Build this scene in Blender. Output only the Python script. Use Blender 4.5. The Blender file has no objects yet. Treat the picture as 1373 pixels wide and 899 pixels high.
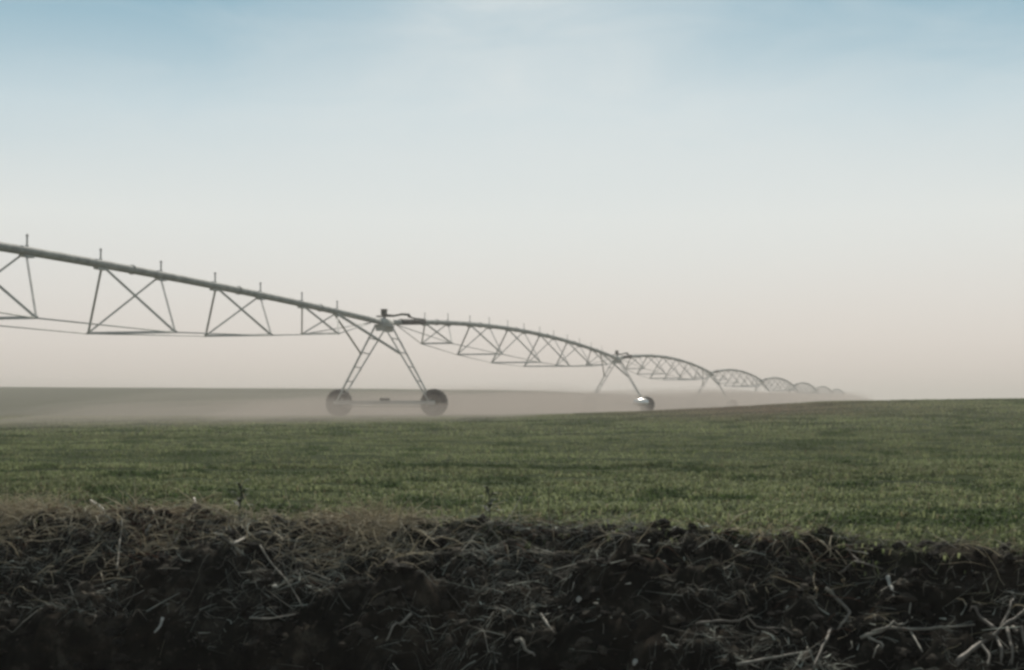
import bpy, bmesh, math, random
import numpy as np
from mathutils import Vector, Matrix

rng = np.random.default_rng(11)
random.seed(5)
S = bpy.context.scene
COL = S.collection
PW, PH, F = 1373.0, 899.0, 2000.0          # photograph's frame; camera geometry measured from it
HOR = 546.0                                # level line of the eye in the frame

# ------------------------------------------------------------------ helpers
def link(o, parent=None):
    COL.objects.link(o)
    if parent is not None:
        o.parent = parent
    return o

def tag(o, label=None, cat=None, group=None, kind=None):
    if label: o['label'] = label
    if cat: o['category'] = cat
    if group: o['group'] = group
    if kind: o['kind'] = kind
    return o

def empty(name, loc=(0, 0, 0), rz=0.0):
    o = bpy.data.objects.new(name, None)
    o.location = loc
    o.rotation_euler = (0, 0, rz)
    o.empty_display_size = 0.3
    return link(o)

class MB:
    """collects boxes, bars, tubes and discs; build() links them as ONE mesh object"""
    def __init__(self):
        self.v, self.f, self.sm = [], [], []
    def add(self, vs, fs, smooth=False):
        b = len(self.v)
        self.v += [tuple(p) for p in vs]
        self.f += [tuple(b + i for i in f) for f in fs]
        self.sm += [smooth] * len(fs)
        return self
    def tube(self, pts, r, n=8, cap=True, smooth=True):
        pts = [Vector(p) for p in pts]
        rs = r if isinstance(r, (list, tuple)) else [r] * len(pts)
        vs, fs = [], []
        up = None
        for i, p in enumerate(pts):
            a = pts[max(i - 1, 0)]; c = pts[min(i + 1, len(pts) - 1)]
            t = (c - a).normalized()
            if up is None:
                up = Vector((0, 0, 1)) if abs(t.z) < 0.9 else Vector((1, 0, 0))
            s = t.cross(up).normalized(); u = s.cross(t).normalized(); up = u
            for k in range(n):
                an = 2 * math.pi * k / n
                vs.append(p + (s * math.cos(an) + u * math.sin(an)) * rs[i])
        for i in range(len(pts) - 1):
            for k in range(n):
                k2 = (k + 1) % n
                fs.append((i * n + k, i * n + k2, (i + 1) * n + k2, (i + 1) * n + k))
        if cap:
            fs.append(tuple(range(n - 1, -1, -1)))
            fs.append(tuple((len(pts) - 1) * n + k for k in range(n)))
        return self.add(vs, fs, smooth)
    def bar(self, a, b, w, h, up=(0, 0, 1)):
        a, b = Vector(a), Vector(b)
        t = (b - a).normalized(); up = Vector(up)
        if abs(t.dot(up)) > 0.98: up = Vector((1, 0, 0))
        s = t.cross(up).normalized(); u = s.cross(t)
        vs = [p + s * x * w / 2 + u * y * h / 2 for p in (a, b) for x, y in ((-1, -1), (1, -1), (1, 1), (-1, 1))]
        return self.add(vs, [(3, 2, 1, 0), (4, 5, 6, 7), (0, 1, 5, 4), (1, 2, 6, 5), (2, 3, 7, 6), (3, 0, 4, 7)])
    def angle(self, a, b, w, th, up=(0, 0, 1), flip=1):
        """rolled steel angle: two flanges meeting at a right angle"""
        a, b = Vector(a), Vector(b)
        t = (b - a).normalized(); up = Vector(up)
        if abs(t.dot(up)) > 0.98: up = Vector((1, 0, 0))
        s = t.cross(up).normalized() * flip; u = s.cross(t) * flip
        prof = [(0, 0), (w, 0), (w, th), (th, th), (th, w), (0, w)]
        vs = [p + s * (x - w * .3) + u * (y - w * .3) for p in (a, b) for x, y in prof]
        n = 6
        fs = [tuple(range(n)), tuple(range(2 * n - 1, n - 1, -1))]
        fs += [(i, i + n, (i + 1) % n + n, (i + 1) % n) for i in range(n)]
        return self.add(vs, fs)
    def box(self, c, d):
        x, y, z = c; a, b, e = d[0] / 2, d[1] / 2, d[2] / 2
        return self.bar((x - a, y, z), (x + a, y, z), 2 * b, 2 * e)
    def lathe(self, prof, c, axis='x', n=28, closed=True):
        """prof: (offset along axis, radius)"""
        vs, fs = [], []
        for ax, r in prof:
            for k in range(n):
                an = 2 * math.pi * k / n
                p = (ax, r * math.cos(an), r * math.sin(an)) if axis == 'x' else (r * math.cos(an), ax, r * math.sin(an))
                vs.append((p[0] + c[0], p[1] + c[1], p[2] + c[2]))
        m = len(prof)
        for i in range(m if closed else m - 1):
            j = (i + 1) % m
            for k in range(n):
                k2 = (k + 1) % n
                fs.append((i * n + k, j * n + k, j * n + k2, i * n + k2))
        return self.add(vs, fs, True)
    def build(self, name, mat, parent=None, bevel=0.0):
        me = bpy.data.meshes.new(name)
        me.from_pydata(self.v, [], self.f)
        me.polygons.foreach_set('use_smooth', self.sm)
        bm = bmesh.new(); bm.from_mesh(me)
        bmesh.ops.recalc_face_normals(bm, faces=bm.faces)
        if bevel:
            bmesh.ops.bevel(bm, geom=list(bm.edges), offset=bevel, segments=2, affect='EDGES', clamp_overlap=True)
        bm.to_mesh(me); bm.free()
        me.materials.append(mat)
        return link(bpy.data.objects.new(name, me), parent)

def np_mesh(name, V, faces, mat, col=None, smooth=False):
    """V (n,3); faces: list of (k,m) int arrays of equal-sized polygons; col per-vertex rgb"""
    me = bpy.data.meshes.new(name)
    me.vertices.add(len(V)); me.vertices.foreach_set('co', np.ascontiguousarray(V, np.float32).ravel())
    tot = np.concatenate([np.full(len(f), f.shape[1]) for f in faces])
    idx = np.concatenate([f.ravel() for f in faces])
    me.loops.add(len(idx)); me.loops.foreach_set('vertex_index', idx.astype(np.int32))
    me.polygons.add(len(tot))
    me.polygons.foreach_set('loop_start', np.concatenate([[0], np.cumsum(tot)[:-1]]).astype(np.int32))
    me.polygons.foreach_set('use_smooth', np.full(len(tot), smooth))
    me.update(calc_edges=True)
    if col is not None:
        at = me.color_attributes.new('tint', 'FLOAT_COLOR', 'POINT')
        at.data.foreach_set('color', np.concatenate([col, np.ones((len(col), 1))], 1).astype(np.float32).ravel())
    me.materials.append(mat)
    return link(bpy.data.objects.new(name, me))

# value noise ---------------------------------------------------------------
def _h(ix, iy, s):
    n = (ix.astype(np.int64) * 374761393 + iy.astype(np.int64) * 668265263 + s * 982451653) & 0x7fffffff
    n = ((n ^ (n >> 13)) * 1274126177) & 0x7fffffff
    return ((n ^ (n >> 16)) & 0xffff) / 65535.0
def vnoise(x, y, s=0):
    ix, iy = np.floor(x), np.floor(y)
    fx, fy = x - ix, y - iy
    fx = fx * fx * fx * (fx * (fx * 6 - 15) + 10); fy = fy * fy * fy * (fy * (fy * 6 - 15) + 10)
    a, b = _h(ix, iy, s), _h(ix + 1, iy, s)
    c, d = _h(ix, iy + 1, s), _h(ix + 1, iy + 1, s)
    return (a + (b - a) * fx) * (1 - fy) + (c + (d - c) * fx) * fy
def fbm(x, y, o=4, s=0, g=.5):
    r, a, t = 0, 1, 0
    for k in range(o):
        r = r + a * (vnoise(x, y, s + k) - .5); t += a; a *= g
        x, y = x * 2.03 + 11.7, y * 2.03 - 5.3
    return r / t * 2
def sstep(a, b, x):
    t = np.clip((x - a) / (b - a), 0, 1)
    return t * t * (3 - 2 * t)

# ------------------------------------------------------------------ terrain (eye level is z = 0)
def edge_y(X):
    return 6.28 - 1.35 * np.tanh(.40 * X / 1.35) + .14 * fbm(X * 1.1, X * 0 + 3.1, 3, 40) + .10 * fbm(X * 4.3, X * 0 + 8, 3, 43)

def field_z(X, Y):
    z = np.interp(Y, [0, 30, 48, 60, 90, 260], [-.52, -.51, -.485, -.40, -.38, -.38])
    A = np.interp(X, [-30, 0, 5, 9, 13, 20, 40, 80], [0, .02, .19, .38, .62, .72, .75, .6])
    prof = sstep(6, 58, Y) * (1 - sstep(61, 84, Y))
    z = z + A * prof
    hz = np.interp(X, [-400, -86, -25, 0, 25, 39, 55, 83, 170], [3.2, 3.42, 3.1, 2.85, 2.1, 1.25, .45, .1, 0])
    hz = (hz + .36) * sstep(9, 42, (-5.15 + .282 * (Y - 60.6)) - X)       # the strip under the machine stays level
    z = z + hz * sstep(95, 262, Y) * (1 - .8 * sstep(275, 600, Y)) + .03 * fbm(X / 18, Y / 40, 3, 60) * sstep(120, 250, Y)
    return z

def ground_z(X, Y, fine=True):
    X = np.asarray(X, float); Y = np.asarray(Y, float)
    e = edge_y(X)
    t = Y - e
    zf = field_z(X, np.maximum(Y, e))
    if fine:
        zf = zf + (.030 * fbm(X / .55, Y / .35, 3, 7) + .012 * fbm(X / .12, Y / .09, 2, 9)) * (1 - sstep(20, 60, Y))
    a = np.interp(X, [-4, -2.2, -1.2, .8, 1.3, 4], [.6, .42, .28, .26, .50, .6])     # how steeply the lip falls
    tn = np.minimum(np.maximum(-t, 0), 1.2)
    tb = np.maximum(tn - .68, 0)
    drop = -np.minimum(a * tn + .30 * np.minimum(tn, .68) ** 2 + (2.6 - a) * tb * np.minimum(tb / .15, 1) + .02 * (1 - np.exp(-tn / .06)), 1.2)
    z = zf + drop
    if fine:
        w = sstep(.16, -.14, t) * sstep(-3, -1.2, t)
        big = fbm(X / .42, Y / .30, 4, 20)
        cl = np.abs(fbm(X / .13, Y / .10, 3, 24))
        z = z + w * (.12 * big - .13 * cl + .035 + .028 * fbm(X / .045, Y / .04, 2, 27))
    # unseen near bank of the ditch, added to keep sky light off the lower bank
    zn = -np.maximum(.80, .19 * Y) - .10 + (.03 * fbm(X / .4, Y / .4, 3, 31) if fine else 0)
    k = sstep(-1.75, -2.3, t)
    z = np.where(t < -1.5, z * (1 - k) + zn * k, z)
    return z

def ray(px, py):
    return np.array([(px - PW / 2) / F, 1.0, (HOR - py) / F])
def on_ground(px, py, lift=0.0):
    d = ray(px, py)
    ys = np.arange(3.6, 70, .004)
    zz = ground_z(d[0] * ys, ys)
    hit = np.nonzero(d[2] * ys <= zz)[0]
    y = ys[hit[0]] if len(hit) else 60.
    return Vector((d[0] * y, y, float(ground_z(d[0] * y, y)) + lift))

# ------------------------------------------------------------------ materials
def mat(name):
    m = bpy.data.materials.new(name); m.use_nodes = True
    nt = m.node_tree; p = nt.nodes['Principled BSDF']
    return m, nt, p
def N(nt, t, **kw):
    n = nt.nodes.new(t)
    for k, v in kw.items():
        if k in n.inputs: n.inputs[k].default_value = v
        else: setattr(n, k, v)
    return n
def ramp(nt, stops):
    r = nt.nodes.new('ShaderNodeValToRGB')
    e = r.color_ramp.elements
    while len(e) < len(stops): e.new(.5)
    for i, (p, c) in enumerate(stops):
        e[i].position = p; e[i].color = (*c, 1) if len(c) == 3 else c
    return r

def metal_mat(name, base, dark, rough=.55, metallic=.6):
    m, nt, p = mat(name)
    tc = N(nt, 'ShaderNodeTexCoord')
    n1 = N(nt, 'ShaderNodeTexNoise', Scale=3.0, Detail=6.0, Roughness=.7)
    nt.links.new(tc.outputs['Object'], n1.inputs['Vector'])
    r = ramp(nt, [(.35, dark), (.62, base)])
    nt.links.new(n1.outputs['Fac'], r.inputs['Fac'])
    nt.links.new(r.outputs['Color'], p.inputs['Base Color'])
    p.inputs['Metallic'].default_value = metallic; p.inputs['Roughness'].default_value = rough
    return m

M_GALV = metal_mat('galvanised_steel', (.64, .63, .59), (.42, .41, .38), .8, .05)
M_PIPE = metal_mat('galvanised_pipe', (.44, .44, .41), (.27, .27, .25), .8, .05)
M_DARK = metal_mat('dark_painted_metal', (.05, .055, .04), (.03, .03, .025), .6, .1)
M_RUBBER = metal_mat('muddy_rubber', (.055, .05, .042), (.028, .026, .024), .9, 0)
M_HOSE = metal_mat('black_hose_rubber', (.05, .045, .042), (.035, .03, .03), .7, 0)
M_WHITE = metal_mat('shiny_white_glint', (.93, .92, .90), (.88, .87, .84), .34, .9)  # metallic white, kept shiny for the glint shape at the second tower
M_RIM = metal_mat('wheel_steel', (.12, .11, .095), (.06, .05, .042), .8, .1)

def tint_mat(name, rough=.8, transl=0.0, noise=.25):
    """colour comes from a per-blade tint, varied by noise"""
    m, nt, p = mat(name)
    a = N(nt, 'ShaderNodeAttribute', attribute_name='tint')
    g = N(nt, 'ShaderNodeNewGeometry')
    n1 = N(nt, 'ShaderNodeTexNoise', Scale=30.0, Detail=3.0)
    nt.links.new(g.outputs['Position'], n1.inputs['Vector'])
    mr = N(nt, 'ShaderNodeMapRange'); mr.inputs['To Min'].default_value = 1 - noise; mr.inputs['To Max'].default_value = 1 + noise
    nt.links.new(n1.outputs['Fac'], mr.inputs['Value'])
    vm = N(nt, 'ShaderNodeVectorMath', operation='SCALE')
    nt.links.new(a.outputs['Color'], vm.inputs[0]); nt.links.new(mr.outputs['Result'], vm.inputs['Scale'])
    nt.links.new(vm.outputs['Vector'], p.inputs['Base Color'])
    p.inputs['Roughness'].default_value = rough
    p.inputs['Specular IOR Level'].default_value = .12
    if transl:
        t = N(nt, 'ShaderNodeBsdfTranslucent'); mx = N(nt, 'ShaderNodeMixShader', Fac=transl)
        nt.links.new(vm.outputs['Vector'], t.inputs['Color'])
        nt.links.new(p.outputs['BSDF'], mx.inputs[1]); nt.links.new(t.outputs['BSDF'], mx.inputs[2])
        nt.links.new(mx.outputs['Shader'], nt.nodes['Material Output'].inputs['Surface'])
    return m
M_GRASS = tint_mat('wheat_leaf', .8, .45)
M_STRAW = tint_mat('dry_straw', .75, .0, .35)
M_DEAD = tint_mat('dead_grass', .8, .4, .3)
M_CLOD = tint_mat('soil_clod', 1.0, 0, .4)
M_WEED = tint_mat('weed_leaf', .6, .2)

# ground material: wet dark soil on the bank, crop-stained soil on the field (vertex layer 'tint' = field share)
m, nt, p = mat('field_soil')
a = N(nt, 'ShaderNodeAttribute', attribute_name='tint')
sep = N(nt, 'ShaderNodeSeparateColor'); nt.links.new(a.outputs['Color'], sep.inputs['Color'])
g = N(nt, 'ShaderNodeNewGeometry')
n1 = N(nt, 'ShaderNodeTexNoise', Scale=9.0, Detail=8.0, Roughness=.7)
n2 = N(nt, 'ShaderNodeTexNoise', Scale=.12, Detail=5.0)
mp = N(nt, 'ShaderNodeMapping'); mp.inputs['Scale'].default_value = (.35, 1.6, 1)
n3 = N(nt, 'ShaderNodeTexNoise', Scale=1.1, Detail=6.0, Roughness=.65)
nt.links.new(g.outputs['Position'], n1.inputs['Vector']); nt.links.new(g.outputs['Position'], n2.inputs['Vector'])
nt.links.new(g.outputs['Position'], mp.inputs['Vector']); nt.links.new(mp.outputs['Vector'], n3.inputs['Vector'])
n5 = N(nt, 'ShaderNodeTexNoise', Scale=2.3, Detail=4.0, Roughness=.6); nt.links.new(g.outputs['Position'], n5.inputs['Vector'])
brn = ramp(nt, [(.50, (0, 0, 0)), (.68, (.75, .75, .75))]); nt.links.new(n5.outputs['Fac'], brn.inputs['Fac'])
soil = ramp(nt, [(.34, (.003, .003, .0025)), (.53, (.014, .013, .010)), (.72, (.075, .066, .051))])
nt.links.new(n1.outputs['Fac'], soil.inputs['Fac'])
green = ramp(nt, [(.30, (.020, .026, .012)), (.5, (.034, .046, .018)), (.72, (.056, .068, .028))])
nt.links.new(n3.outputs['Fac'], green.inputs['Fac'])
far = ramp(nt, [(.35, (.036, .046, .024)), (.65, (.056, .064, .034))])
nt.links.new(n2.outputs['Fac'], far.inputs['Fac'])
mx1 = N(nt, 'ShaderNodeMix', data_type='RGBA'); mx2 = N(nt, 'ShaderNodeMix', data_type='RGBA')
nt.links.new(sep.outputs['Red'], mx1.inputs['Factor'])
brs = ramp(nt, [(.34, (.008, .006, .004)), (.54, (.038, .029, .021)), (.72, (.11, .086, .061))]); nt.links.new(n1.outputs['Fac'], brs.inputs['Fac'])
mx0 = N(nt, 'ShaderNodeMix', data_type='RGBA'); nt.links.new(brn.outputs['Color'], mx0.inputs['Factor'])
nt.links.new(soil.outputs['Color'], mx0.inputs[6]); nt.links.new(brs.outputs['Color'], mx0.inputs[7])
nt.links.new(mx0.outputs[2], mx1.inputs[6]); nt.links.new(green.outputs['Color'], mx1.inputs[7])
nt.links.new(sep.outputs['Green'], mx2.inputs['Factor'])
nt.links.new(mx1.outputs[2], mx2.inputs[6]); nt.links.new(far.outputs['Color'], mx2.inputs[7])
nt.links.new(mx2.outputs[2], p.inputs['Base Color'])
p.inputs['Roughness'].default_value = 1; p.inputs['Specular IOR Level'].default_value = .03
bp = N(nt, 'ShaderNodeBump', Strength=.5, Distance=.02)
nt.links.new(n1.outputs['Fac'], bp.inputs['Height']); nt.links.new(bp.outputs['Normal'], p.inputs['Normal'])
M_GROUND = m

# ------------------------------------------------------------------ ground: one sheet to the horizon
def grow(a, end, r, st):
    out = []
    while a < end:
        a += max(st, a * r if r < 1 else st); out.append(a); st *= (r if r > 1 else 1)
    return out
xs_in = np.arange(-4.2, 4.2001, .026)
xo = []; x = 4.2; st = .04
while x < 1500: x += st; st *= 1.085; xo.append(x)
xs = np.concatenate([-np.array(xo[::-1]), xs_in, np.array(xo)])
ys = list(np.arange(-40, 3.8, 1.2)) + list(np.arange(3.8, 8.4, .024))
y = ys[-1]
while y < 1500: y += max(.03, .010 * y); ys.append(y)
ys = np.array(ys)
GX, GY = np.meshgrid(xs, ys)
GZ = ground_z(GX, GY)
V = np.stack([GX, GY, GZ], -1).reshape(-1, 3)
nx, ny = len(xs), len(ys)
ii = (np.arange(ny - 1)[:, None] * nx + np.arange(nx - 1)[None]).ravel()
quads = np.stack([ii, ii + 1, ii + nx + 1, ii + nx], 1)
tt = V[:, 1] - edge_y(V[:, 0])
fs = sstep(-.05, .30, tt + .22 * fbm(V[:, 0] / .3, V[:, 1] / .2, 3, 70))
fw = sstep(52, 90, V[:, 1])
col = np.stack([fs, fw, fs * 0], 1)
ground = np_mesh('ground', V, [quads], M_GROUND, col, smooth=True)
tag(ground, kind='structure')

# ------------------------------------------------------------------ young crop on the field
def blades(P, h, w, lean, az, tint, two=True):
    """vectorised leaf blades: root P(n,3), height, width, sideways lean, azimuth"""
    n = len(P)
    dx, dy = np.cos(az), np.sin(az)
    L = np.stack([dx, dy, 0 * dx], 1); W = np.stack([-dy, dx, 0 * dx], 1)
    Z = np.array([0, 0, 1.])
    base = P - Z * .015
    mid = P + L * (lean * .35 * h)[:, None] + Z * (h * .62)[:, None]
    tip = P + L * (lean * h)[:, None] + Z * (h * (1.0 - .42 * lean))[:, None]
    w2 = W * (w / 2)[:, None]
    i0 = np.arange(n)
    if two:
        VV = np.concatenate([base - w2 * .7, base + w2 * .7, mid - w2, mid + w2, tip])
        q = np.stack([i0, i0 + n, i0 + 3 * n, i0 + 2 * n], 1)
        t = np.stack([i0 + 2 * n, i0 + 3 * n, i0 + 4 * n], 1)
        return VV, [q, t], np.tile(tint, (5, 1))
    VV = np.concatenate([base - w2, base + w2, tip])
    return VV, [np.stack([i0, i0 + n, i0 + 2 * n], 1)], np.tile(tint, (3, 1))

def merge(parts):
    Vs, Q, T, C, b = [], [], [], [], 0
    for v, fl, c in parts:
        Vs.append(v); C.append(c)
        for f in fl: (Q if f.shape[1] == 4 else T).append(f + b)
        b += len(v)
    F_ = ([np.concatenate(Q)] if Q else []) + ([np.concatenate(T)] if T else [])
    return np.concatenate(Vs), F_, np.concatenate(C)

def crop_zone(y0, y1, row, step, nb, hh, ww, two):
    parts = []
    rows = np.arange(y0, y1, row)
    X, Y = [], []
    for r in rows:
        half = .40 * r + 2.2
        n = int(2 * half / step)
        xx = np.linspace(-half, half, n) + rng.normal(0, step * .45, n)
        yy = r + rng.normal(0, row * .16, n) + .05 * xx * .3
        X.append(xx); Y.append(yy)
    X = np.concatenate(X); Y = np.concatenate(Y)
    t = Y - edge_y(X)
    dens = fbm(X / .55, Y / .22, 3, 80) + .6 * fbm(X / 2.5, Y / .8, 2, 84)
    keep = (t > -.16) & (dens > -.25 - .6 * (t < .7)) & (rng.random(len(X)) < np.clip(.34 + t * 1.5, 0.03, 1))
    X, Y, dens, t = X[keep], Y[keep], dens[keep], t[keep]
    hs = hh * (.75 + .55 * np.clip(dens + .3, 0, 1)) * np.clip(.75 + t * .4, 0, 1)
    for k in range(nb):
        px = X + rng.normal(0, ww * 1.6 + .012, len(X)); py = Y + rng.normal(0, .02 + ww, len(X))
        pz = ground_z(px, py)
        n = len(px)
        h = hs * rng.uniform(.6, 1.25, n)
        mixv = rng.random(n)[:, None]
        c = np.array([.128, .160, .068]) * (1 - mixv) + np.array([.250, .272, .138]) * mixv
        yel = (rng.random(n) < .10)[:, None]
        c = np.where(yel, np.array([.21, .19, .11]) * rng.uniform(.7, 1.1, (n, 1)), c)
        sx_, sy_ = .22 + .022 * py, .07 + .030 * py                # dark streaks painted into the blades as shade in gaps between tufts
        dash = sstep(.10, .34, fbm(px / sx_, np.log(py) / .055, 3, 95) + .12 * fbm(px / 3, py / 3, 2, 97))[:, None]
        c = c * (1 - dash) + np.array([.060, .090, .032]) * dash
        dry = (sstep(32, 50, py + 5 * fbm(px / 2, py / 6, 2, 99)) * np.exp(-((px - 8.5) / 4.3) ** 2) * .95)[:, None]   # dry brown strip on the far rise
        c = c * (1 - dry) + np.array([.200, .152, .112]) * dry
        big = (1 + .35 * fbm(px / 4, py / 2, 3, 90))[:, None]
        parts.append(blades(np.stack([px, py, pz], 1), h, np.full(n, ww) * rng.uniform(.7, 1.3, n),
                            rng.uniform(.4, 1.8, n), rng.uniform(0, 6.283, n), c * big, two))
    return merge(parts)

crop = merge([(v, f, c) for v, f, c in (
    crop_zone(4.9, 13, .125, .030, 7, .040, .0085, True),
    crop_zone(13, 26, .17, .055, 6, .045, .017, False),
    crop_zone(26, 64, .30, .12, 6, .060, .038, False))])
o = np_mesh('young_wheat', *crop[:2], M_GRASS, crop[2])
tag(o, 'low green wheat crop in thin rows across the field', 'crop', kind='stuff')

# ------------------------------------------------------------------ the bank: clods, straw, dead grass
def bank_pts(n, t0, t1, x0=-4.2, x1=4.0):
    X = rng.uniform(x0, x1, n); t = rng.uniform(t0, t1, n)
    Y = edge_y(X) + t
    return X, Y, t

# clods
ico = bmesh.new(); bmesh.ops.create_icosphere(ico, subdivisions=2, radius=1)
icv = np.array([v.co[:] for v in ico.verts]); icf = np.array([[v.index for v in f.verts] for f in ico.faces]); ico.free()
nc = 5200
X, Y, t = bank_pts(nc, -1.05, .10)
Z = ground_z(X, Y)
sz = .005 + .026 * rng.random(nc) ** 3.5
VV = []
ang = rng.uniform(0, 6.28, nc)
for i in range(nc):
    v = icv * (1 + .95 * fbm(icv[:, 0] * 1.3 + i * 3.7, icv[:, 1] * 1.3 + icv[:, 2] * 1.7, 2, 100))[:, None]
    v = v * np.array([rng.uniform(.8, 1.4), rng.uniform(.8, 1.2), rng.uniform(.5, .9)]) * sz[i]
    ca, sa = math.cos(ang[i]), math.sin(ang[i])
    v = np.stack([v[:, 0] * ca - v[:, 1] * sa, v[:, 0] * sa + v[:, 1] * ca, v[:, 2]], 1)
    VV.append(v + np.array([X[i], Y[i], Z[i] + sz[i] * .1]))
VV = np.concatenate(VV)
FF = (icf[None] + (np.arange(nc) * len(icv))[:, None, None]).reshape(-1, 3)
cc = np.array([.012, .011, .009]) + np.array([.075, .063, .048]) * rng.random((nc, 1)) ** 2
o = np_mesh('soil_clods', VV, [FF], M_CLOD, np.repeat(cc, len(icv), 0), smooth=False)
tag(o, 'dark crumbled soil clods strewn over the bank', 'soil', kind='stuff')

def strands(P, D, L, R, bend, tint, seg=6, hug=.6, sides=3, droop=0.0):
    """curved strands from P heading D (unit, n x 3); hug: how closely they follow the ground"""
    n = len(P)
    pts = [P]; d = D.copy()
    for s in range(seg):
        d = d + rng.normal(0, 1, (n, 3)) * bend[:, None] + np.array([0, 0, -.09]) * droop
        d /= np.linalg.norm(d, axis=1)[:, None]
        q = pts[-1] + d * (L / seg)[:, None]
        gz = ground_z(q[:, 0], q[:, 1]) + R * .8
        lift = q[:, 2] - gz
        q[:, 2] = gz + np.where(lift < 0, 0, lift * (1 - hug * .5))
        pts.append(q)
    pts = np.stack(pts, 1)                                   # n, seg+1, 3
    tan = np.gradient(pts, axis=1); tan /= np.linalg.norm(tan, axis=2)[..., None] + 1e-9
    u = np.cross(tan, np.array([.3, .2, 1.])); u /= np.linalg.norm(u, axis=2)[..., None] + 1e-9
    v = np.cross(tan, u)
    taper = np.linspace(1, .30, seg + 1)[None, :, None]
    rings = [pts + (u * math.cos(6.2832 * k / sides) + v * math.sin(6.2832 * k / sides)) * R[:, None, None] * taper for k in range(sides)]
    VV = np.stack(rings, 2).reshape(-1, 3)                   # ((n*(seg+1))*sides)
    base = (np.arange(n)[:, None] * (seg + 1) + np.arange(seg)[None]).ravel() * sides
    q = [np.stack([base + k, base + (k + 1) % sides, base + (k + 1) % sides + sides, base + k + sides], 1) for k in range(sides)]
    return VV, [np.concatenate(q)], np.repeat(tint, (seg + 1) * sides, 0)

def rand_dirs(n, down=.0):
    a = rng.uniform(0, 6.283, n)
    d = np.stack([np.cos(a), np.sin(a) * .30, rng.normal(.03, .38, n) - down], 1)
    return d / np.linalg.norm(d, axis=1)[:, None]

def pale(n, lo, hi, warm=1.0):
    k = rng.random((n, 1)) ** 1.8
    c = np.array([.060, .055, .045]) * lo * (1 - k) + np.array([.34, .315, .25]) * hi * k
    return c
parts = []
def litter(n, t0, t1, lift, up):
    """most of the litter lies on the upper bank, little of it slides to the bottom"""
    X = rng.uniform(-4.2, 4.0, n); lo = np.interp(X, [-2.4, -1.2, 0, 2], [.56, .68, .86, 1.05])
    t = t1 - (t1 - t0 * lo) * rng.random(n) ** 1.35; Y = edge_y(X) + t
    dn = fbm(X / .45, Y / .25, 3, 150)
    ok = rng.random(n) < np.clip(.55 + 1.3 * dn, .08, 1)
    X, Y = X[ok], Y[ok]
    P = np.stack([X, Y, ground_z(X, Y) + lift], 1)
    return P, rand_dirs(len(X), -up), len(X)
def shade(n, hi):
    k = rng.random((n, 1)) ** 1.7
    a = np.array([.055, .052, .042]); b = np.where(rng.random((n, 1)) < .4, np.array([.37, .345, .285]), np.array([.32, .335, .285])) * hi
    return a * (1 - k) + b * k
P, D, n = litter(26000, -1.05, .10, .004, 0); parts.append(strands(P, D, rng.uniform(.02, .11, n), rng.uniform(.0005, .0012, n), np.full(n, .19), shade(n, 1.4)))
P, D, n = litter(12000, -1.05, .14, .008, .05)                  # kinked, broken pieces
parts.append(strands(P, D, rng.uniform(.02, .12, n), .0008 + .0022 * rng.random(n) ** 2.8, rng.uniform(.2, .55, n), shade(n, 1.75), seg=3, hug=.3))
P, D, n = litter(6000, -1.05, .14, .010, .1)                   # straight pieces
parts.append(strands(P, D, rng.uniform(.02, .17, n), .0008 + .0022 * rng.random(n) ** 2.8, np.full(n, .03), shade(n, 1.75), seg=2, hug=.1))
P, D, n = litter(2400, -1.0, .10, .012, .2)                    # flat chips
parts.append(strands(P, D, rng.uniform(.008, .035, n), rng.uniform(.002, .0050, n), np.full(n, .05), shade(n, 2.0), seg=2, hug=.1))
P, D, n = litter(600, -1.05, .05, .006, 0)                     # long curving roots
parts.append(strands(P, D, rng.uniform(.10, .30, n), rng.uniform(.0012, .0028, n), np.full(n, .14), shade(n, 1.2), seg=7, hug=.4))
v, f, c = merge(parts)
o = np_mesh('straw_litter', v, f, M_STRAW, c, smooth=True)
tag(o, 'tangle of thin roots and broken straw lying over the dark bank', 'straw', kind='stuff')

# dead grass along the lip (mostly on the left), drooping over the edge
parts = []
n = 15000
X = np.concatenate([rng.uniform(-4.2, -.45, int(n * .90)), rng.uniform(-.6, 4.0, n - int(n * .90))])
thick = fbm(X / .30, X * 0, 3, 120)
X = X[(thick > rng.uniform(-.35, .45, len(X)))]; n = len(X)
t = rng.normal(.0, .17, n) + .25 * rng.random(n) ** 3 + .10 * fbm(X / .2, X * 0 + 4, 2, 160); Y = edge_y(X) + t
P = np.stack([X, Y, ground_z(X, Y) + .004], 1)
D = np.stack([rng.normal(0, .8, n), rng.normal(-.4, .55, n), rng.uniform(.05, .8, n)], 1); D /= np.linalg.norm(D, axis=1)[:, None]
k = rng.random((n, 1)) ** .75; red = (fbm(X / .5, X * 0 + 9, 2, 130) > .12)[:, None]
c = np.array([.24, .205, .14]) * (1 - k) + np.array([.68, .61, .46]) * k
c = np.where(red & (k < .6), np.array([.16, .085, .055]) * (.6 + k), c)
parts.append(strands(P, D, rng.uniform(.05, .25, n), rng.uniform(.0009, .0026, n), np.full(n, .13), c, hug=.2, droop=.9))
n = 950                                                       # thicker pale stems in clumps along the left lip
ctr = rng.choice([-2.35, -2.05, -1.9, -1.72, -1.45, -1.2, -.95, -.82, -.62, -.45], n)
X = ctr + rng.normal(0, .09, n); Y = edge_y(X) + rng.normal(-.08, .13, n)
P = np.stack([X, Y, ground_z(X, Y) + .012], 1)
D = np.stack([rng.normal(0, .8, n), rng.normal(-.35, .6, n), rng.uniform(.1, 1.0, n)], 1); D /= np.linalg.norm(D, axis=1)[:, None]
k = rng.random((n, 1))
parts.append(strands(P, D, rng.uniform(.05, .20, n), rng.uniform(.0016, .0042, n), rng.uniform(.06, .3, n), np.array([.30, .26, .18]) * (1 - k) + np.array([.70, .64, .50]) * k, seg=5, hug=.15, droop=1.4))
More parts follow.
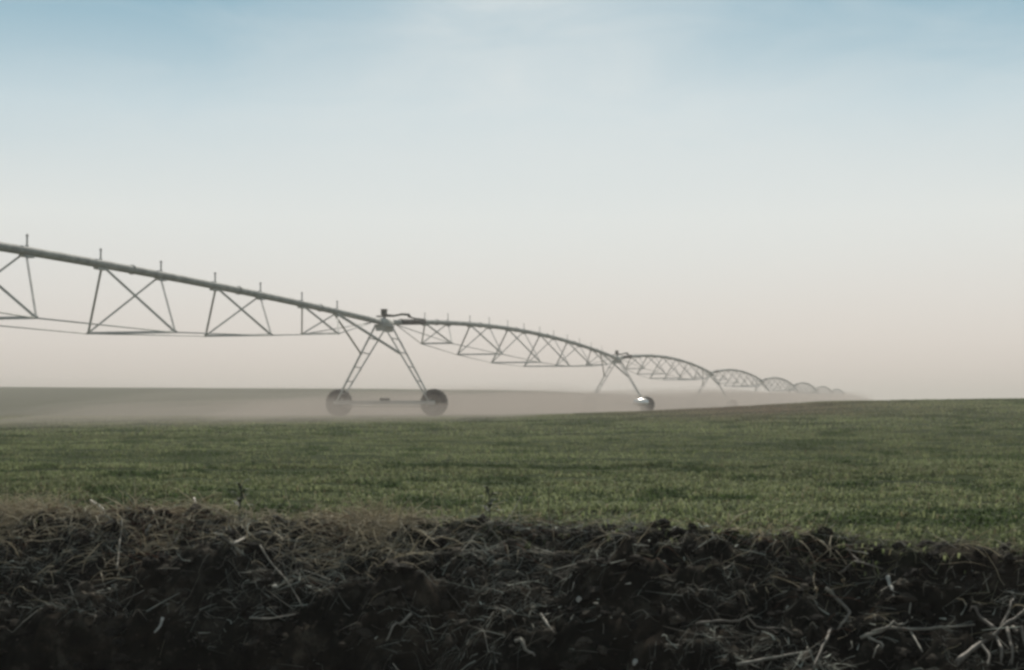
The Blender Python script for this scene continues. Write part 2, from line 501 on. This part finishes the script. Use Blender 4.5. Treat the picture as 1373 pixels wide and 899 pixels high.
n = 2600                                                      # thin stubble fading from the lip into the crop
X = rng.uniform(-4.2, 4.0, n); Y = edge_y(X) + rng.normal(.05, .20, n)
P = np.stack([X, Y, ground_z(X, Y) + .005], 1)
D = np.stack([rng.normal(0, .9, n), rng.normal(-.1, .6, n), rng.uniform(.0, .9, n)], 1); D /= np.linalg.norm(D, axis=1)[:, None]
k = rng.random((n, 1))
parts.append(strands(P, D, rng.uniform(.03, .11, n), rng.uniform(.0009, .0022, n), rng.uniform(.03, .25, n), np.array([.12, .125, .07]) * (1 - k) + np.array([.42, .39, .28]) * k, seg=3, hug=.2, droop=.5))
v, f, c = merge(parts)
o = np_mesh('dead_grass', v, f, M_DEAD, c, smooth=True)
tag(o, 'dry tan and reddish dead grass hanging over the field edge', 'dead grass', kind='stuff')

# ------------------------------------------------------------------ single sticks, roots, stones, weeds on the bank
def stick_mat(name, c):
    m, nt, p = mat(name)
    g = N(nt, 'ShaderNodeTexCoord'); n1 = N(nt, 'ShaderNodeTexNoise', Scale=40.0, Detail=4.0)
    nt.links.new(g.outputs['Object'], n1.inputs['Vector'])
    r = ramp(nt, [(.3, tuple(x * .55 for x in c)), (.65, c)])
    nt.links.new(n1.outputs['Fac'], r.inputs['Fac']); nt.links.new(r.outputs['Color'], p.inputs['Base Color'])
    p.inputs['Roughness'].default_value = .75
    return m
M_PALE = stick_mat('bleached_stalk', (.58, .56, .49))
M_TAN = stick_mat('tan_stalk', (.34, .31, .25))
M_BROWN = stick_mat('brown_root', (.20, .175, .14))

def path3(pix, lift):
    out = []
    for i, (px, py) in enumerate(pix):
        out.append(on_ground(px, py))
    n = len(out)
    # smooth through the points, lifted as one stiff piece lying on the clods
    dense = []
    for i in range(n - 1):
        for s in range(4):
            f = s / 4
            dense.append(out[i].lerp(out[i + 1], f))
    dense.append(out[-1])
    sm = [dense[0]] + [(dense[i - 1] + dense[i] * 2 + dense[i + 1]) / 4 for i in range(1, len(dense) - 1)] + [dense[-1]]
    for q in sm:
        q.z = max(q.z, float(ground_z(q.x, q.y))) + lift
    return sm

def stick(name, label, cat, paths, r, m, lift=.006, group=None):
    pts = [path3(p, lift) for p in paths]
    o0 = pts[0][0].copy()
    def tub(pp, rr):
        mb = MB(); k = len(pp)
        mb.tube([q - o0 for q in pp], [rr * (1 - .45 * i / (k - 1)) * (1 + .12 * math.sin(i * 2.3)) for i in range(k)], 6)
        return mb
    if len(paths) == 1:
        o = tub(pts[0], r).build(name, m)
        o.location = o0
    else:
        o = empty(name, o0)
        tub(pts[0], r).build('main_stem', m, o)
        for pp in pts[1:]:
            tub(pp, r * .7).build('side_root' if 'root' in name else 'side_twig', m, o)
    tag(o, label, cat, group)
    return o

g1 = 'dry stalks and twigs lying on the dark bank'
stick('bent_stalk', 'pale dry stalk bent sharply like an elbow on the dark bank', 'stalk', [[(1104, 795), (1126, 812), (1137, 824), (1131, 836), (1119, 847)]], .0085, M_TAN, .012, g1)
stick('stalk_stub', 'short bleached white stalk stub standing upright above the forked twig on the right', 'stalk', [[(1187, 779), (1190, 790), (1194, 803)]], .0085, M_PALE, .015, g1)
stick('forked_twig', 'long low twig with upright side shoots lying left of the root cluster', 'twig', [[(1150, 860), (1185, 847), (1240, 846), (1302, 843)], [(1165, 852), (1195, 842), (1213, 838), (1217, 812)], [(1160, 856), (1182, 868), (1166, 884)], [(1213, 846), (1222, 858), (1232, 876)]], .0075, M_TAN, .012, g1)
stick('root_cluster', 'thick dead stem with splayed drooping roots in the lower right corner', 'root', [[(1278, 892), (1305, 872), (1338, 850), (1372, 822)], [(1300, 872), (1292, 886), (1278, 897)], [(1330, 858), (1338, 878), (1336, 897)], [(1345, 850), (1352, 880), (1350, 898)], [(1352, 848), (1368, 872), (1376, 888)], [(1310, 868), (1322, 885), (1318, 898)], [(1335, 850), (1350, 825), (1356, 805)], [(1330, 852), (1310, 835), (1295, 825)]], .010, M_BROWN, .02, g1)
stick('hanging_root', 'forked pale root hanging down from the dead grass at the left edge', 'root', [[(166, 699), (165, 720), (163, 745), (160, 768)], [(167, 699), (175, 712), (183, 727), (188, 737)]], .0062, M_TAN, .02, g1)
stick('hooked_root', 'pale root hooking from the reddish grass left of the forked hanging root', 'root', [[(124, 676), (146, 692), (133, 706), (126, 722)]], .0065, M_TAN, .02, g1)
stick('crooked_stalk', 'crooked pale stalk leaning over the field edge left of the first tall weed', 'stalk', [[(262, 672), (266, 690), (254, 702), (245, 722), (236, 733)]], .006, M_TAN, .018, g1)
stick('flat_stalk', 'flattened tan stalk reaching up the bank below the first tall weed', 'stalk', [[(314, 736), (334, 724), (352, 718), (366, 720)]], .0075, M_TAN, .016, g1)
stick('slender_straw', 'slender straw slanting down the bank past the white pebble', 'straw', [[(350, 736), (366, 760), (388, 785), (408, 818)]], .004, M_TAN, .014, g1)
stick('lying_straw', 'thin straw lying level below the white pebble', 'straw', [[(338, 832), (362, 832), (402, 826)]], .005, M_TAN, .012, g1)
stick('white_chip', 'small bright white stalk chip leaning beside the forked hanging root', 'stalk', [[(204, 709), (200, 716), (197, 722)]], .0075, M_PALE, .018, g1)
stick('stub_piece', 'stubby pale stalk piece poking from the dark lower left of the bank', 'stalk', [[(222, 832), (219, 843), (211, 853)]], .007, M_PALE, .015, g1)
stick('slanting_stick', 'straight brown stick slanting down to the left below the middle clods', 'stick', [[(552, 826), (538, 840), (518, 864)]], .006, M_TAN, .012, g1)
stick('short_stick', 'short straight stick pointing down to the right below the central stones', 'stick', [[(725, 828), (733, 840), (742, 852)]], .007, M_TAN, .014, g1)
stick('broken_stick', 'broken stick lying near the bottom edge below the short straight stick', 'stick', [[(691, 862), (704, 874), (717, 884)]], .0075, M_TAN, .014, g1)
stick('level_twig', 'thin twig lying nearly level left of the elbow-bent stalk', 'twig', [[(932, 838), (968, 836), (1010, 842), (1060, 853)]], .0055, M_BROWN, .012, g1)
stick('bottom_twig', 'knotted twig lying along the bottom edge below the level twig', 'twig', [[(985, 893), (1030, 885), (1085, 875)]], .0065, M_TAN, .012, g1)
stick('curved_root', 'dark curved root running down the bank below the elbow-bent stalk', 'root', [[(1112, 846), (1100, 868), (1086, 898)]], .007, M_BROWN, .012, g1)
stick('branching_root', 'dim branching root lying just under the lip of the bank on the right', 'root', [[(1122, 772), (1150, 757), (1180, 766)], [(1150, 757), (1138, 747), (1133, 738)]], .006, M_BROWN, .012, g1)

def stone(label, px, py, r, m, sq=(1.4, 1, .7)):
    c = on_ground(px, py)
    bm = bmesh.new(); r = r * .72; bmesh.ops.create_icosphere(bm, subdivisions=3, radius=r)
    for v in bm.verts:
        d = v.co.normalized()
        k = 1 + .6 * float(fbm(np.array([d.x * 1.4 + px]), np.array([d.y * 1.4 + d.z * 1.1]), 3, 200)[0])
        v.co = Vector((v.co.x * sq[0], v.co.y * sq[1], v.co.z * sq[2])) * k
    for f_ in bm.faces: f_.smooth = True
    me = bpy.data.meshes.new('pebble'); bm.to_mesh(me); bm.free(); me.materials.append(m)
    o = link(bpy.data.objects.new('pebble', me)); o.location = c + Vector((0, 0, r * .35))
    o.rotation_euler = (0, .3, px % 3)
    return tag(o, label, 'pebble', 'pale pebbles on the dark bank')
stone('bright white pebble lying among clods on the left half of the bank', 372, 788, .016, M_PALE)
stone('white pebble lying right of centre on the dark bank', 775, 805, .015, M_PALE, (.9, 1, 1.2))
stone('pale pebble lying near the top of the bank above the central clods', 625, 769, .012, M_PALE)
stone('pale grey pebble at the foot of the second tall weed', 657, 703, .013, M_TAN)
stone('pale pebble close to the bottom edge of the bank right of centre', 850, 886, .014, M_PALE, (1, 1, 1.1))

def weed(label, px, py, h, lean, nl):
    c = on_ground(px, py)
    o = empty('weed_plant', c)
    mb = MB()
    top = Vector((lean * h, 0, h))
    st = [Vector((lean * h * f * f, .01 * math.sin(f * 5), h * f - .02 * (f == 0))) for f in [i / 7 for i in range(8)]]
    mb.tube(st, [.005 * (1 - .6 * i / 7) for i in range(8)], 6)
    k = 0
    s = mb.build('stem', M_WEEDSTEM, o)
    vs, fs_, cs = [], [], []
    parts = []
    for i in range(nl):
        f = .15 + .85 * (i / (nl - 1))
        q = Vector((lean * h * f * f, 0, h * f))
        a = i * 2.4; L = h * (.46 - .24 * f) + .02
        w = L * .42
        up = .6 + .5 * f
        d = Vector((math.cos(a), math.sin(a), 0)); sd = Vector((-d.y, d.x, 0))
        pts = [q, q + d * L * .45 + Vector((0, 0, L * .45 * up)), q + d * L + Vector((0, 0, L * .5 * up))]
        lf = [pts[0] - sd * w * .1, pts[0] + sd * w * .1, pts[1] + sd * w * .5 + Vector((0, 0, w * .15)), pts[1] - sd * w * .5 + Vector((0, 0, w * .15)), pts[2]]
        b = MB(); b.add(lf, [(0, 1, 2, 3), (3, 2, 4)])
        lo = b.build('leaf', M_WEEDLEAF, o)
    return tag(o, label, 'weed', 'tall weeds at the field edge')
def plain(name, c, rough=.7):
    m, nt, p = mat(name)
    g = N(nt, 'ShaderNodeTexCoord'); n1 = N(nt, 'ShaderNodeTexNoise', Scale=25.0, Detail=3.0)
    nt.links.new(g.outputs['Object'], n1.inputs['Vector'])
    r = ramp(nt, [(.3, tuple(x * .65 for x in c)), (.7, tuple(x * 1.2 for x in c))])
    nt.links.new(n1.outputs['Fac'], r.inputs['Fac']); nt.links.new(r.outputs['Color'], p.inputs['Base Color'])
    p.inputs['Roughness'].default_value = rough
    return m
M_WEEDLEAF = plain('weed_leaf_green', (.045, .06, .028)); M_WEEDSTEM = plain('weed_stem_green', (.06, .065, .035))
weed('dark leafy weed standing at the field edge above the flattened tan stalk', 323, 690, .14, .06, 9)
weed('dark forked weed standing at the field edge near the middle, grey pebble at its foot', 657, 697, .125, -.06, 8)

# ------------------------------------------------------------------ the irrigation machine
T1 = Vector((-5.19, 60.6, -.40))
SL = 46.45                                                    # length of one span
DIR = Vector((.2715, .9624, 0)).normalized()
RZ = math.atan2(DIR.y, DIR.x)
HP = 3.82                                                     # pipe height at the towers

BOW = [.42]                                                   # how far the pipe bows up at mid-span
def arch(s): return BOW[0] * 4 * s * (1 - s) * (1 - .25 * (s - .5))
def make_span(bow, rr):
    BOW[0] = bow
    root = empty('pipe_span')
    r = .115
    nseg = 28
    mb = MB()
    mb.tube([(SL * s, 0, arch(s)) for s in [.006 + (.988) * i / nseg for i in range(nseg + 1)]], r, 14)
    for k in range(0, 8):                                     # bolted flanges at the pipe joints
        s = min(max(k / 7, .010), .99)
        for dx in (-.014, .014):
            a = (SL * s + dx - .010, 0, arch(s)); b = (SL * s + dx + .010, 0, arch(s))
            mb.tube([a, b], r * 1.22, 14)
    mb.build('pipe', M_PIPE, root)
    wid = [.72, 1.16, 1.36, 1.36, 1.16, .72]
    dep = [.96, 1.46, 1.77, 1.77, 1.46, .96]
    rods = {1: [(SL * .03, 0, arch(.03) - .1)], -1: [(SL * .03, 0, arch(.03) - .1)]}
    ap = SL / 7 * .245
    for k in range(6):
        s = (k + 1) / 7; x = SL * s
        zt = arch(s)
        lo = {sg: (x, sg * wid[k], zt - dep[k]) for sg in (1, -1)}
        for ax in (x - ap, x + ap):
            za = arch(ax / SL)
            for sg in (1, -1):
                off = .11 * (1 if ax < x else -1)
                b = MB(); b.angle((ax + off, sg * .05, za - r * .9), lo[sg], .052, .010, flip=sg)
                b.build('truss_brace', M_GALV, root)
            if rr:
                ri = MB(); ri.tube([(ax, 0, za + r * .8), (ax, 0, za + .42)], rr, 8)
                ri.tube([(ax, 0, za + .36), (ax, 0, za + .40)], rr * 1.5, 8)
                ri.tube([(ax, 0, za + r * .7), (ax, 0, za + r * 1.25)], .045, 8)
                ri.build('sprinkler_riser', M_GALV, root)
            pl = MB(); pl.box((ax, 0, za - r * 1.15), (.46, .15, .05)); pl.build('gusset_plate', M_GALV, root)
        b = MB(); b.angle((x, wid[k] + .05, zt - dep[k]), (x, -wid[k] - .05, zt - dep[k]), .07, .013); b.build('spreader', M_GALV, root)
        for sg in (1, -1): rods[sg].append(lo[sg])
    for sg in (1, -1):
        rods[sg].append((SL * .97, 0, arch(.97) - .1))
        b = MB()
        for i in range(len(rods[sg]) - 1): b.tube([rods[sg][i], rods[sg][i + 1]], .019, 6)
        b.build('truss_rod', M_GALV, root)
    # knee braces from the pipe to the tower at its far end
    return root

def make_wheel(root, x, y, z, R):
    wh = empty('wheel', (x, y, z)); wh.parent = root
    w = .30
    tr = MB()
    tr.lathe([(-w * .5, R * .62), (-w * .5, R * .86), (-w * .36, R * .95), (0, R * .97), (w * .36, R * .95), (w * .5, R * .86), (w * .5, R * .62)], (0, 0, 0), 'x', 36)
    nl = 20
    for i in range(nl):                                       # chevron tread lugs
        for sg in (1, -1):
            an = 2 * math.pi * (i + (.5 if sg < 0 else 0)) / nl; a2 = an + .16
            p0 = (sg * .012, R * .97 * math.cos(an), R * .97 * math.sin(an)); p1 = (sg * w * .50, R * .91 * math.cos(a2), R * .91 * math.sin(a2))
            tr.bar(p0, p1, .045, .07, up=(0, math.cos(an), math.sin(an)))
    tr.build('tyre', M_RUBBER, wh)
    rm = MB()
    rm.lathe([(-.10, R * .63), (-.10, R * .58), (-.03, R * .50), (-.02, .10), (.02, .10), (.03, R * .48), (.10, R * .58), (.10, R * .63)], (0, 0, 0), 'x', 28)
    rm.build('rim', M_RIM, wh)
    hb = MB(); hb.lathe([(-.10, .09), (-.08, .115), (.08, .115), (.10, .09)], (0, 0, 0), 'x', 16)
    for i in range(8):
        an = 2 * math.pi * i / 8
        hb.tube([(-.12, .08 * math.cos(an), .08 * math.sin(an)), (.12, .08 * math.cos(an), .08 * math.sin(an))], .010, 6)
    hb.build('hub', M_RIM, wh)
    return wh

def make_tower(white_glint=False, boxed=True):
    BOW[0] = .42 if boxed and not white_glint else .72
    root = empty('drive_tower')
    R = .56; AX = .54; YB = 2.06
    zt = HP - .16
    tops, feet = {}, {}
    for sy in (1, -1):
        for sx in (1, -1):
            a = Vector((sx * .56, sy * .16, zt - .02 * sx)); b = Vector((sx * .22, sy * (YB - .10), AX + .10))
            tops[sx, sy], feet[sx, sy] = a, b
            mb = MB(); mb.angle(a, b, .060, .012, up=(1, 0, 0), flip=sx * sy); mb.build('leg', M_GALV, root)
        for f in (.17, .36, .55, .74, .90):
            mb = MB(); mb.bar(tops[1, sy].lerp(feet[1, sy], f), tops[-1, sy].lerp(feet[-1, sy], f), .04, .04); mb.build('rung', M_GALV, root)
    mb = MB(); mb.bar((0, -YB - .12, AX + .02), (0, YB + .12, AX + .02), .15, .15); mb.build('base_beam', M_GALV, root)
    # saddle plates carrying the pipe
    mb = MB(); mb.box((0, 0, zt + .02), (1.30, .40, .05)); mb.box((-.5, 0, zt - .10), (.05, .36, .22)); mb.box((.5, 0, zt - .10), (.05, .36, .22))
    mb.build('pipe_saddle', M_GALV, root, .006)
    # knee braces back to the arriving span
    for sy in (1, -1):
        s = .888
        a = Vector((-SL * (1 - s), sy * .05, HP + arch(s) - .1)); b = tops[-1, sy].lerp(feet[-1, sy], .38)
        mb = MB(); mb.angle(a, b, .075, .013, flip=sy); mb.build('knee_brace', M_GALV, root)
    for sy in (1, -1):
        make_wheel(root, .24, sy * YB, R - .01, R)
        gb = MB(); gb.tube([(.0, sy * YB, AX + .02), (.26, sy * YB, AX + .02)], .15, 14); gb.box((.10, sy * YB, AX - .02), (.22, .34, .26))
        gb.build('gearbox', M_DARK, root, .0)
    sh = MB(); sh.tube([(.08, -YB, AX - .13), (.08, YB, AX - .13)], .026, 8); sh.build('drive_shaft', M_GALV, root)
    mo = MB(); mo.tube([(.08, -.2, AX + .14), (.08, .2, AX + .14)], .075, 14); mo.box((.08, 0, AX + .10), (.14, .18, .10)); mo.build('drive_motor', M_DARK, root)
    # control box above the pipe, on its post, with the feed arm reaching along the next span
    if boxed:
        mb = MB(); mb.box((0, .02, HP + .40), (.23, .20, .22)); cb = mb.build('control_box', M_DARK, root, .02)
        mb = MB(); mb.box((0, .02, HP + .525), (.27, .24, .03)); mb.build('lid', M_DARK, cb, .01)
        mb = MB(); mb.box((.0, .0, HP + .25), (.26, .62, .05)); mb.tube([(0, .0, HP + .08), (0, 0, HP + .28)], .05, 8); mb.build('box_bracket', M_DARK, root)
        mb = MB(); mb.tube([(.05, -.08, HP + .28), (.5, -.22, HP + .30), (1.1, -.32, HP + .40), (1.9, -.36, HP + .43), (2.05, -.36, HP + .34)], .055, 8); mb.build('feed_hose', M_DARK, root)
        mb = MB(); mb.tube([(2.0, -.30, HP + .36), (3.0, -.26, HP + .33), (4.4, -.22, HP + .37)], .035, 6)
        mb.tube([(3.0, -.24, HP + .12), (3.0, -.26, HP + .34)], .02, 6); mb.build('control_rod', M_DARK, root)
    mb = MB(); mb.tube([(-.55, 0, HP), (-.30, 0, HP), (-.25, 0, HP + .0), (.25, 0, HP), (.30, 0, HP), (.75, 0, HP + .02)], [.14, .14, .175, .175, .14, .14], 14); mb.build('pipe_coupling', M_GALV, root)
    BOW[0] = .72
    mb = MB(); mb.tube([(1.8, 0, HP + arch(1.8 / SL)), (2.0, 0, HP + arch(2 / SL)), (4.7, 0, HP + arch(4.7 / SL)), (4.9, 0, HP + arch(4.9 / SL))], [.12, .135, .135, .12], 14); mb.build('pipe_sleeve', M_HOSE, root)
    if white_glint:  # shiny ellipsoid added to stand for a glint at the right wheel
        mb = MB()
        mb.lathe([(-.56, .03), (-.52, .14), (-.38, .23), (0, .27), (.38, .23), (.52, .14), (.56, .03)], (0, 0, 0), 'x', 18)
        c = mb.build('glint_shape', M_WHITE, root)
        c.location = (-.62, -YB + .25, AX + .16); c.rotation_euler = (0, 0, RZ * -1 + .05)
        c['label'] = 'glossy white shape added for the glint at the wheel'
    return root

def children(o): return [c for c in bpy.data.objects if c.parent == o]
def copy_tree(o, kids, parent=None, depth=0):
    c = o.copy(); COL.objects.link(c)
    if parent is not None: c.parent = parent
    for ch in kids.get(o.name, []): copy_tree(ch, kids, c)
    return c

NT = 8
tower_labels = [
    'nearest galvanised A-frame tower on two muddy wheels with a dark control box on top',
    'second A-frame tower with a bright white glint shape at its right wheel',
    'third A-frame tower, a pale frame in mist beyond the tower with the white glint',
    'fourth A-frame tower, small faded frame between the third and fourth arches',
    'fifth A-frame tower, tiny and faded where the fourth and fifth arches meet',
    'sixth A-frame tower, barely visible at the end of the fifth arch beyond the nearest tower',
    'seventh A-frame tower, barely visible in the mist next to last along the line',
    'farthest A-frame tower, last hint of a frame at the misty end of the line']
span_labels = [
    'nearest large pipe span with hanging triangle trusses entering from the left edge',
    'arched truss span running from the nearest tower to the tower with the white glint',
    'arched truss span starting at the tower with the white glint',
    'third complete arched span beyond the nearest tower, a low hazy hump',
    'fourth complete arched span beyond the nearest tower, a small faded hump',
    'fifth complete arched span beyond the nearest tower, a tiny faded hump',
    'sixth complete arched span beyond the nearest tower, a faint dash in the mist',
    'farthest span of the irrigation line, a faint trace ending in mist']
def tower_pos(i):
    q = T1 + DIR * (SL * i)
    q.z = float(field_z(q.x, q.y))
    return q
t0 = make_tower(); tw = make_tower(True); tf = make_tower(False, False)
s0 = make_span(.42, .024); s1 = make_span(.72, .017); sf = make_span(.74, 0)
kids = {}
for ob in bpy.data.objects:
    if ob.parent: kids.setdefault(ob.parent.name, []).append(ob)
for i in range(NT):
    o = (t0, tw, tf)[i] if i < 3 else copy_tree(tf, kids)
    o.location = tower_pos(i); o.rotation_euler = (0, 0, RZ)
    tag(o, tower_labels[i], 'irrigation tower', 'drive towers of the irrigation line')
for i in range(NT):
    o = (s0, s1, sf)[i] if i < 3 else copy_tree(sf, kids)
    q = T1 + DIR * (SL * (i - 1))
    o.location = (q.x, q.y, -.40 + HP); o.rotation_euler = (0, 0, RZ)
    tag(o, span_labels[i], 'pipe span', 'pipe spans of the irrigation line')

# ------------------------------------------------------------------ air: haze and the sprinklers' drifting mist
def vol_mat(name, dens, color, g):
    m = bpy.data.materials.new(name); m.use_nodes = True
    nt = m.node_tree; nt.nodes.remove(nt.nodes['Principled BSDF'])
    v = N(nt, 'ShaderNodeVolumePrincipled', Density=dens, Anisotropy=g)
    v.inputs['Color'].default_value = (*color, 1)
    nt.links.new(v.outputs['Volume'], nt.nodes['Material Output'].inputs['Volume'])
    return m
mb = MB(); mb.box((0, 720, 5.5), (3100, 1660, 18.0 + .0))
hz = mb.build('haze', vol_mat('haze_air', .0018, (.79, .745, .705), .2))
tag(hz, kind='stuff')

# low mist along the wet strip under the machine: a long closed mound of spray
def mist(name, label, u0, u1, left, right, hgt, dens, seed, rough=.25):
    """left / right: how far the mist reaches either side of the pipe line along it"""
    nu, nv = 150, 17
    VV = []
    for i in range(nu + 1):
        f = i / nu
        u = u0 + (u1 - u0) * f ** 1.6
        endf = math.sqrt(max(0, 1 - (2 * f - 1) ** 8)) * (.05 + .95 * min(1, f * 8))
        c = T1 + DIR * u
        nrm = Vector((-DIR.y, DIR.x, 0))
        wl, wr = np.interp(u, *left), np.interp(u, *right)
        hh = np.interp(u, *hgt)
        for j in range(nv + 1):
            a = math.pi * j / nv
            nn = 1 + rough * float(fbm(np.array([u / 13.]), np.array([a * 1.3]), 4, seed)[0])
            yy = math.cos(a) * (wl if j < nv / 2 else wr) * endf * nn
            zz = math.sin(a) ** 1.2 * hh * (.2 + .8 * endf) * nn
            q = c + nrm * yy
            VV.append((q.x, q.y, -.75 + zz))
    me = bpy.data.meshes.new(name); fs_ = []
    w = nv + 1
    for i in range(nu):
        for j in range(nv): fs_.append((i * w + j, i * w + j + 1, (i + 1) * w + j + 1, (i + 1) * w + j))
        fs_.append((i * w + nv, i * w, (i + 1) * w, (i + 1) * w + nv))
    fs_.append(tuple(range(w))); fs_.append(tuple(nu * w + j for j in range(w)))
    me.from_pydata(VV, [], fs_)
    bm = bmesh.new(); bm.from_mesh(me); bmesh.ops.recalc_face_normals(bm, faces=bm.faces); bm.to_mesh(me); bm.free()
    me.materials.append(vol_mat(name + '_spray', dens, (.60, .53, .48), .1))
    o = link(bpy.data.objects.new(name, me)); return tag(o, label, 'mist', kind='stuff')
mist('spray_mist', 'low dense sprinkler mist hiding the ground under the pipe line', -17, 480,
     ([-38, -14, 0, 40, 400], [2, 6, 9, 10, 16]), ([-38, -14, 0, 30, 44, 60, 400], [2, 6, 8, 5.5, 2.2, 5, 9]),
     ([-17, -7, 0, 45, 150, 300, 400, 480], [.70, 1.10, 1.42, 1.62, 2.5, 3.6, 2.6, .6]), .050, 300)
mist('drifting_mist', 'pale drifting spray thinning out to the left of the nearest tower', -33, 470,
     ([-33, -10, 0, 40, 400], [4, 9, 11, 12, 18]), ([-33, -16, 0, 30, 44, 60, 400], [7, 10, 9, 5.8, 2.5, 5.5, 9.5]),
     ([-33, -18, 0, 45, 150, 300, 400, 470], [.95, 1.10, 1.36, 1.72, 2.7, 3.9, 2.6, .8]), .030, 320, .42)
mist('thin_mist', 'thin outer veil of drifting spray either side of the wet strip', -52, 440,
     ([-52, -20, 0, 40, 400], [7, 13, 17, 20, 26]), ([-52, -20, 0, 30, 44, 60, 400], [4, 7, 9, 7, 3.0, 7, 10]),
     ([-52, -25, 0, 45, 150, 300, 440], [.95, 1.25, 1.65, 2.0, 3.2, 4.6, 2.0]), .010, 340, .35)

# ------------------------------------------------------------------ sky, sun
SUN_EL, SUN_AZ = math.radians(43), math.radians(6)
w = bpy.data.worlds.new('World'); S.world = w; w.use_nodes = True
nt = w.node_tree; bg = nt.nodes['Background']
sky = N(nt, 'ShaderNodeTexSky', sky_type='NISHITA')
sky.sun_disc = False; sky.sun_elevation = SUN_EL; sky.sun_rotation = SUN_AZ
sky.air_density = 1.0; sky.dust_density = 1.5; sky.ozone_density = 1.0; sky.altitude = 0
tc = N(nt, 'ShaderNodeTexCoord')
sx = N(nt, 'ShaderNodeSeparateXYZ'); nt.links.new(tc.outputs['Generated'], sx.inputs[0])
def M(op, a, b=None, c=None):
    n = N(nt, 'ShaderNodeMath', operation=op)
    for i, v in enumerate((a, b, c)):
        if v is None: continue
        if isinstance(v, (int, float)): n.inputs[i].default_value = v
        else: nt.links.new(v, n.inputs[i])
    return n.outputs[0]
el = M('MULTIPLY', M('ARCSINE', sx.outputs['Z']), 57.2958)             # degrees above the horizon
az = M('MULTIPLY', M('ARCTAN2', sx.outputs['X'], sx.outputs['Y']), 57.2958)
elw = M('DIVIDE', M('MAXIMUM', el, 0.0), 45.0)
hazy = ramp(nt, [(0, (.70, .615, .575)), (.055, (.77, .715, .675)), (.16, (.785, .81, .785)), (.25, (.545, .675, .725)), (.34, (.24, .44, .55)), (.55, (.15, .21, .25)), (1, (.10, .135, .16))])
nt.links.new(elw, hazy.inputs['Fac'])
# thin bright veil of high cloud below the sun, brightest ahead and fading to the sides
azd = M('DIVIDE', M('SUBTRACT', az, 1.4), M('MAXIMUM', M('MULTIPLY_ADD', el, -1.0, 23.0), 6.0))
bell = M('POWER', 2.718, M('MULTIPLY', M('MULTIPLY', azd, azd), -1.0))
vmap = N(nt, 'ShaderNodeMapping'); vmap.inputs['Scale'].default_value = (3.0, 3.0, 7.0); vmap.inputs['Rotation'].default_value = (0, .5, 0)
nt.links.new(tc.outputs['Generated'], vmap.inputs['Vector'])
vn = N(nt, 'ShaderNodeTexNoise', Scale=1.3, Detail=4.0, Roughness=.5); nt.links.new(vmap.outputs['Vector'], vn.inputs['Vector'])
veil = M('MULTIPLY', M('MULTIPLY', bell, .56), M('MULTIPLY_ADD', vn.outputs['Fac'], 1.2, .4))
wmap = N(nt, 'ShaderNodeMapping'); wmap.inputs['Scale'].default_value = (5.0, 2.0, 16.0); wmap.inputs['Rotation'].default_value = (0, .75, .2)
nt.links.new(tc.outputs['Generated'], wmap.inputs['Vector'])
wn = N(nt, 'ShaderNodeTexNoise', Scale=1.6, Detail=5.0, Roughness=.55, Distortion=.6); nt.links.new(wmap.outputs['Vector'], wn.inputs['Vector'])
veil = M('ADD', veil, M('MULTIPLY', M('SUBTRACT', wn.outputs['Fac'], .45), .75))     # thin uneven cirrus
veil = M('MINIMUM', M('MAXIMUM', veil, 0.0), .9)
mv = N(nt, 'ShaderNodeMix', data_type='RGBA'); mv.inputs[7].default_value = (.74, .785, .78, 1)
lowfade = N(nt, 'ShaderNodeMapRange', interpolation_type='SMOOTHSTEP'); lowfade.inputs['From Min'].default_value = 3.0; lowfade.inputs['From Max'].default_value = 9.0
nt.links.new(el, lowfade.inputs['Value'])
nt.links.new(M('MULTIPLY', veil, lowfade.outputs['Result']), mv.inputs['Factor']); nt.links.new(hazy.outputs['Color'], mv.inputs[6])
tenx = N(nt, 'ShaderNodeVectorMath', operation='SCALE', Scale=10.0); nt.links.new(mv.outputs[2], tenx.inputs[0])
ms = N(nt, 'ShaderNodeMix', data_type='RGBA'); ms.inputs['Factor'].default_value = .93
nt.links.new(sky.outputs['Color'], ms.inputs[6]); nt.links.new(tenx.outputs['Vector'], ms.inputs[7])
nt.links.new(ms.outputs[2], bg.inputs['Color'])
bg.inputs['Strength'].default_value = .10
sun = bpy.data.lights.new('sun', 'SUN'); sun.energy = 4.4; sun.angle = math.radians(.6); sun.color = (1, .95, .86)
so = link(bpy.data.objects.new('sun', sun))
sd = Vector((math.sin(SUN_AZ) * math.cos(SUN_EL), math.cos(SUN_AZ) * math.cos(SUN_EL), math.sin(SUN_EL)))
so.rotation_euler = (-sd).to_track_quat('-Z', 'Y').to_euler(); so.location = sd * 50 + Vector((0, 20, 0))

# ------------------------------------------------------------------ camera
cam = bpy.data.cameras.new('camera'); co = link(bpy.data.objects.new('camera', cam))
cam.sensor_width = 36; cam.lens = 36 * F / PW
pitch = math.atan((HOR - PH / 2) / F)
co.location = (0, 0, 0); co.rotation_euler = (math.pi / 2 + pitch, 0, 0)
cam.clip_start = .1; cam.clip_end = 6000
S.camera = co

S.render.engine = 'CYCLES'
S.view_settings.view_transform = 'Standard'; S.view_settings.look = 'None'
S.view_settings.exposure = 0; S.view_settings.gamma = 1
S.cycles.use_denoising = True
S.cycles.volume_bounces = 1; S.cycles.max_bounces = 6
S.cycles.filter_width = 3.0
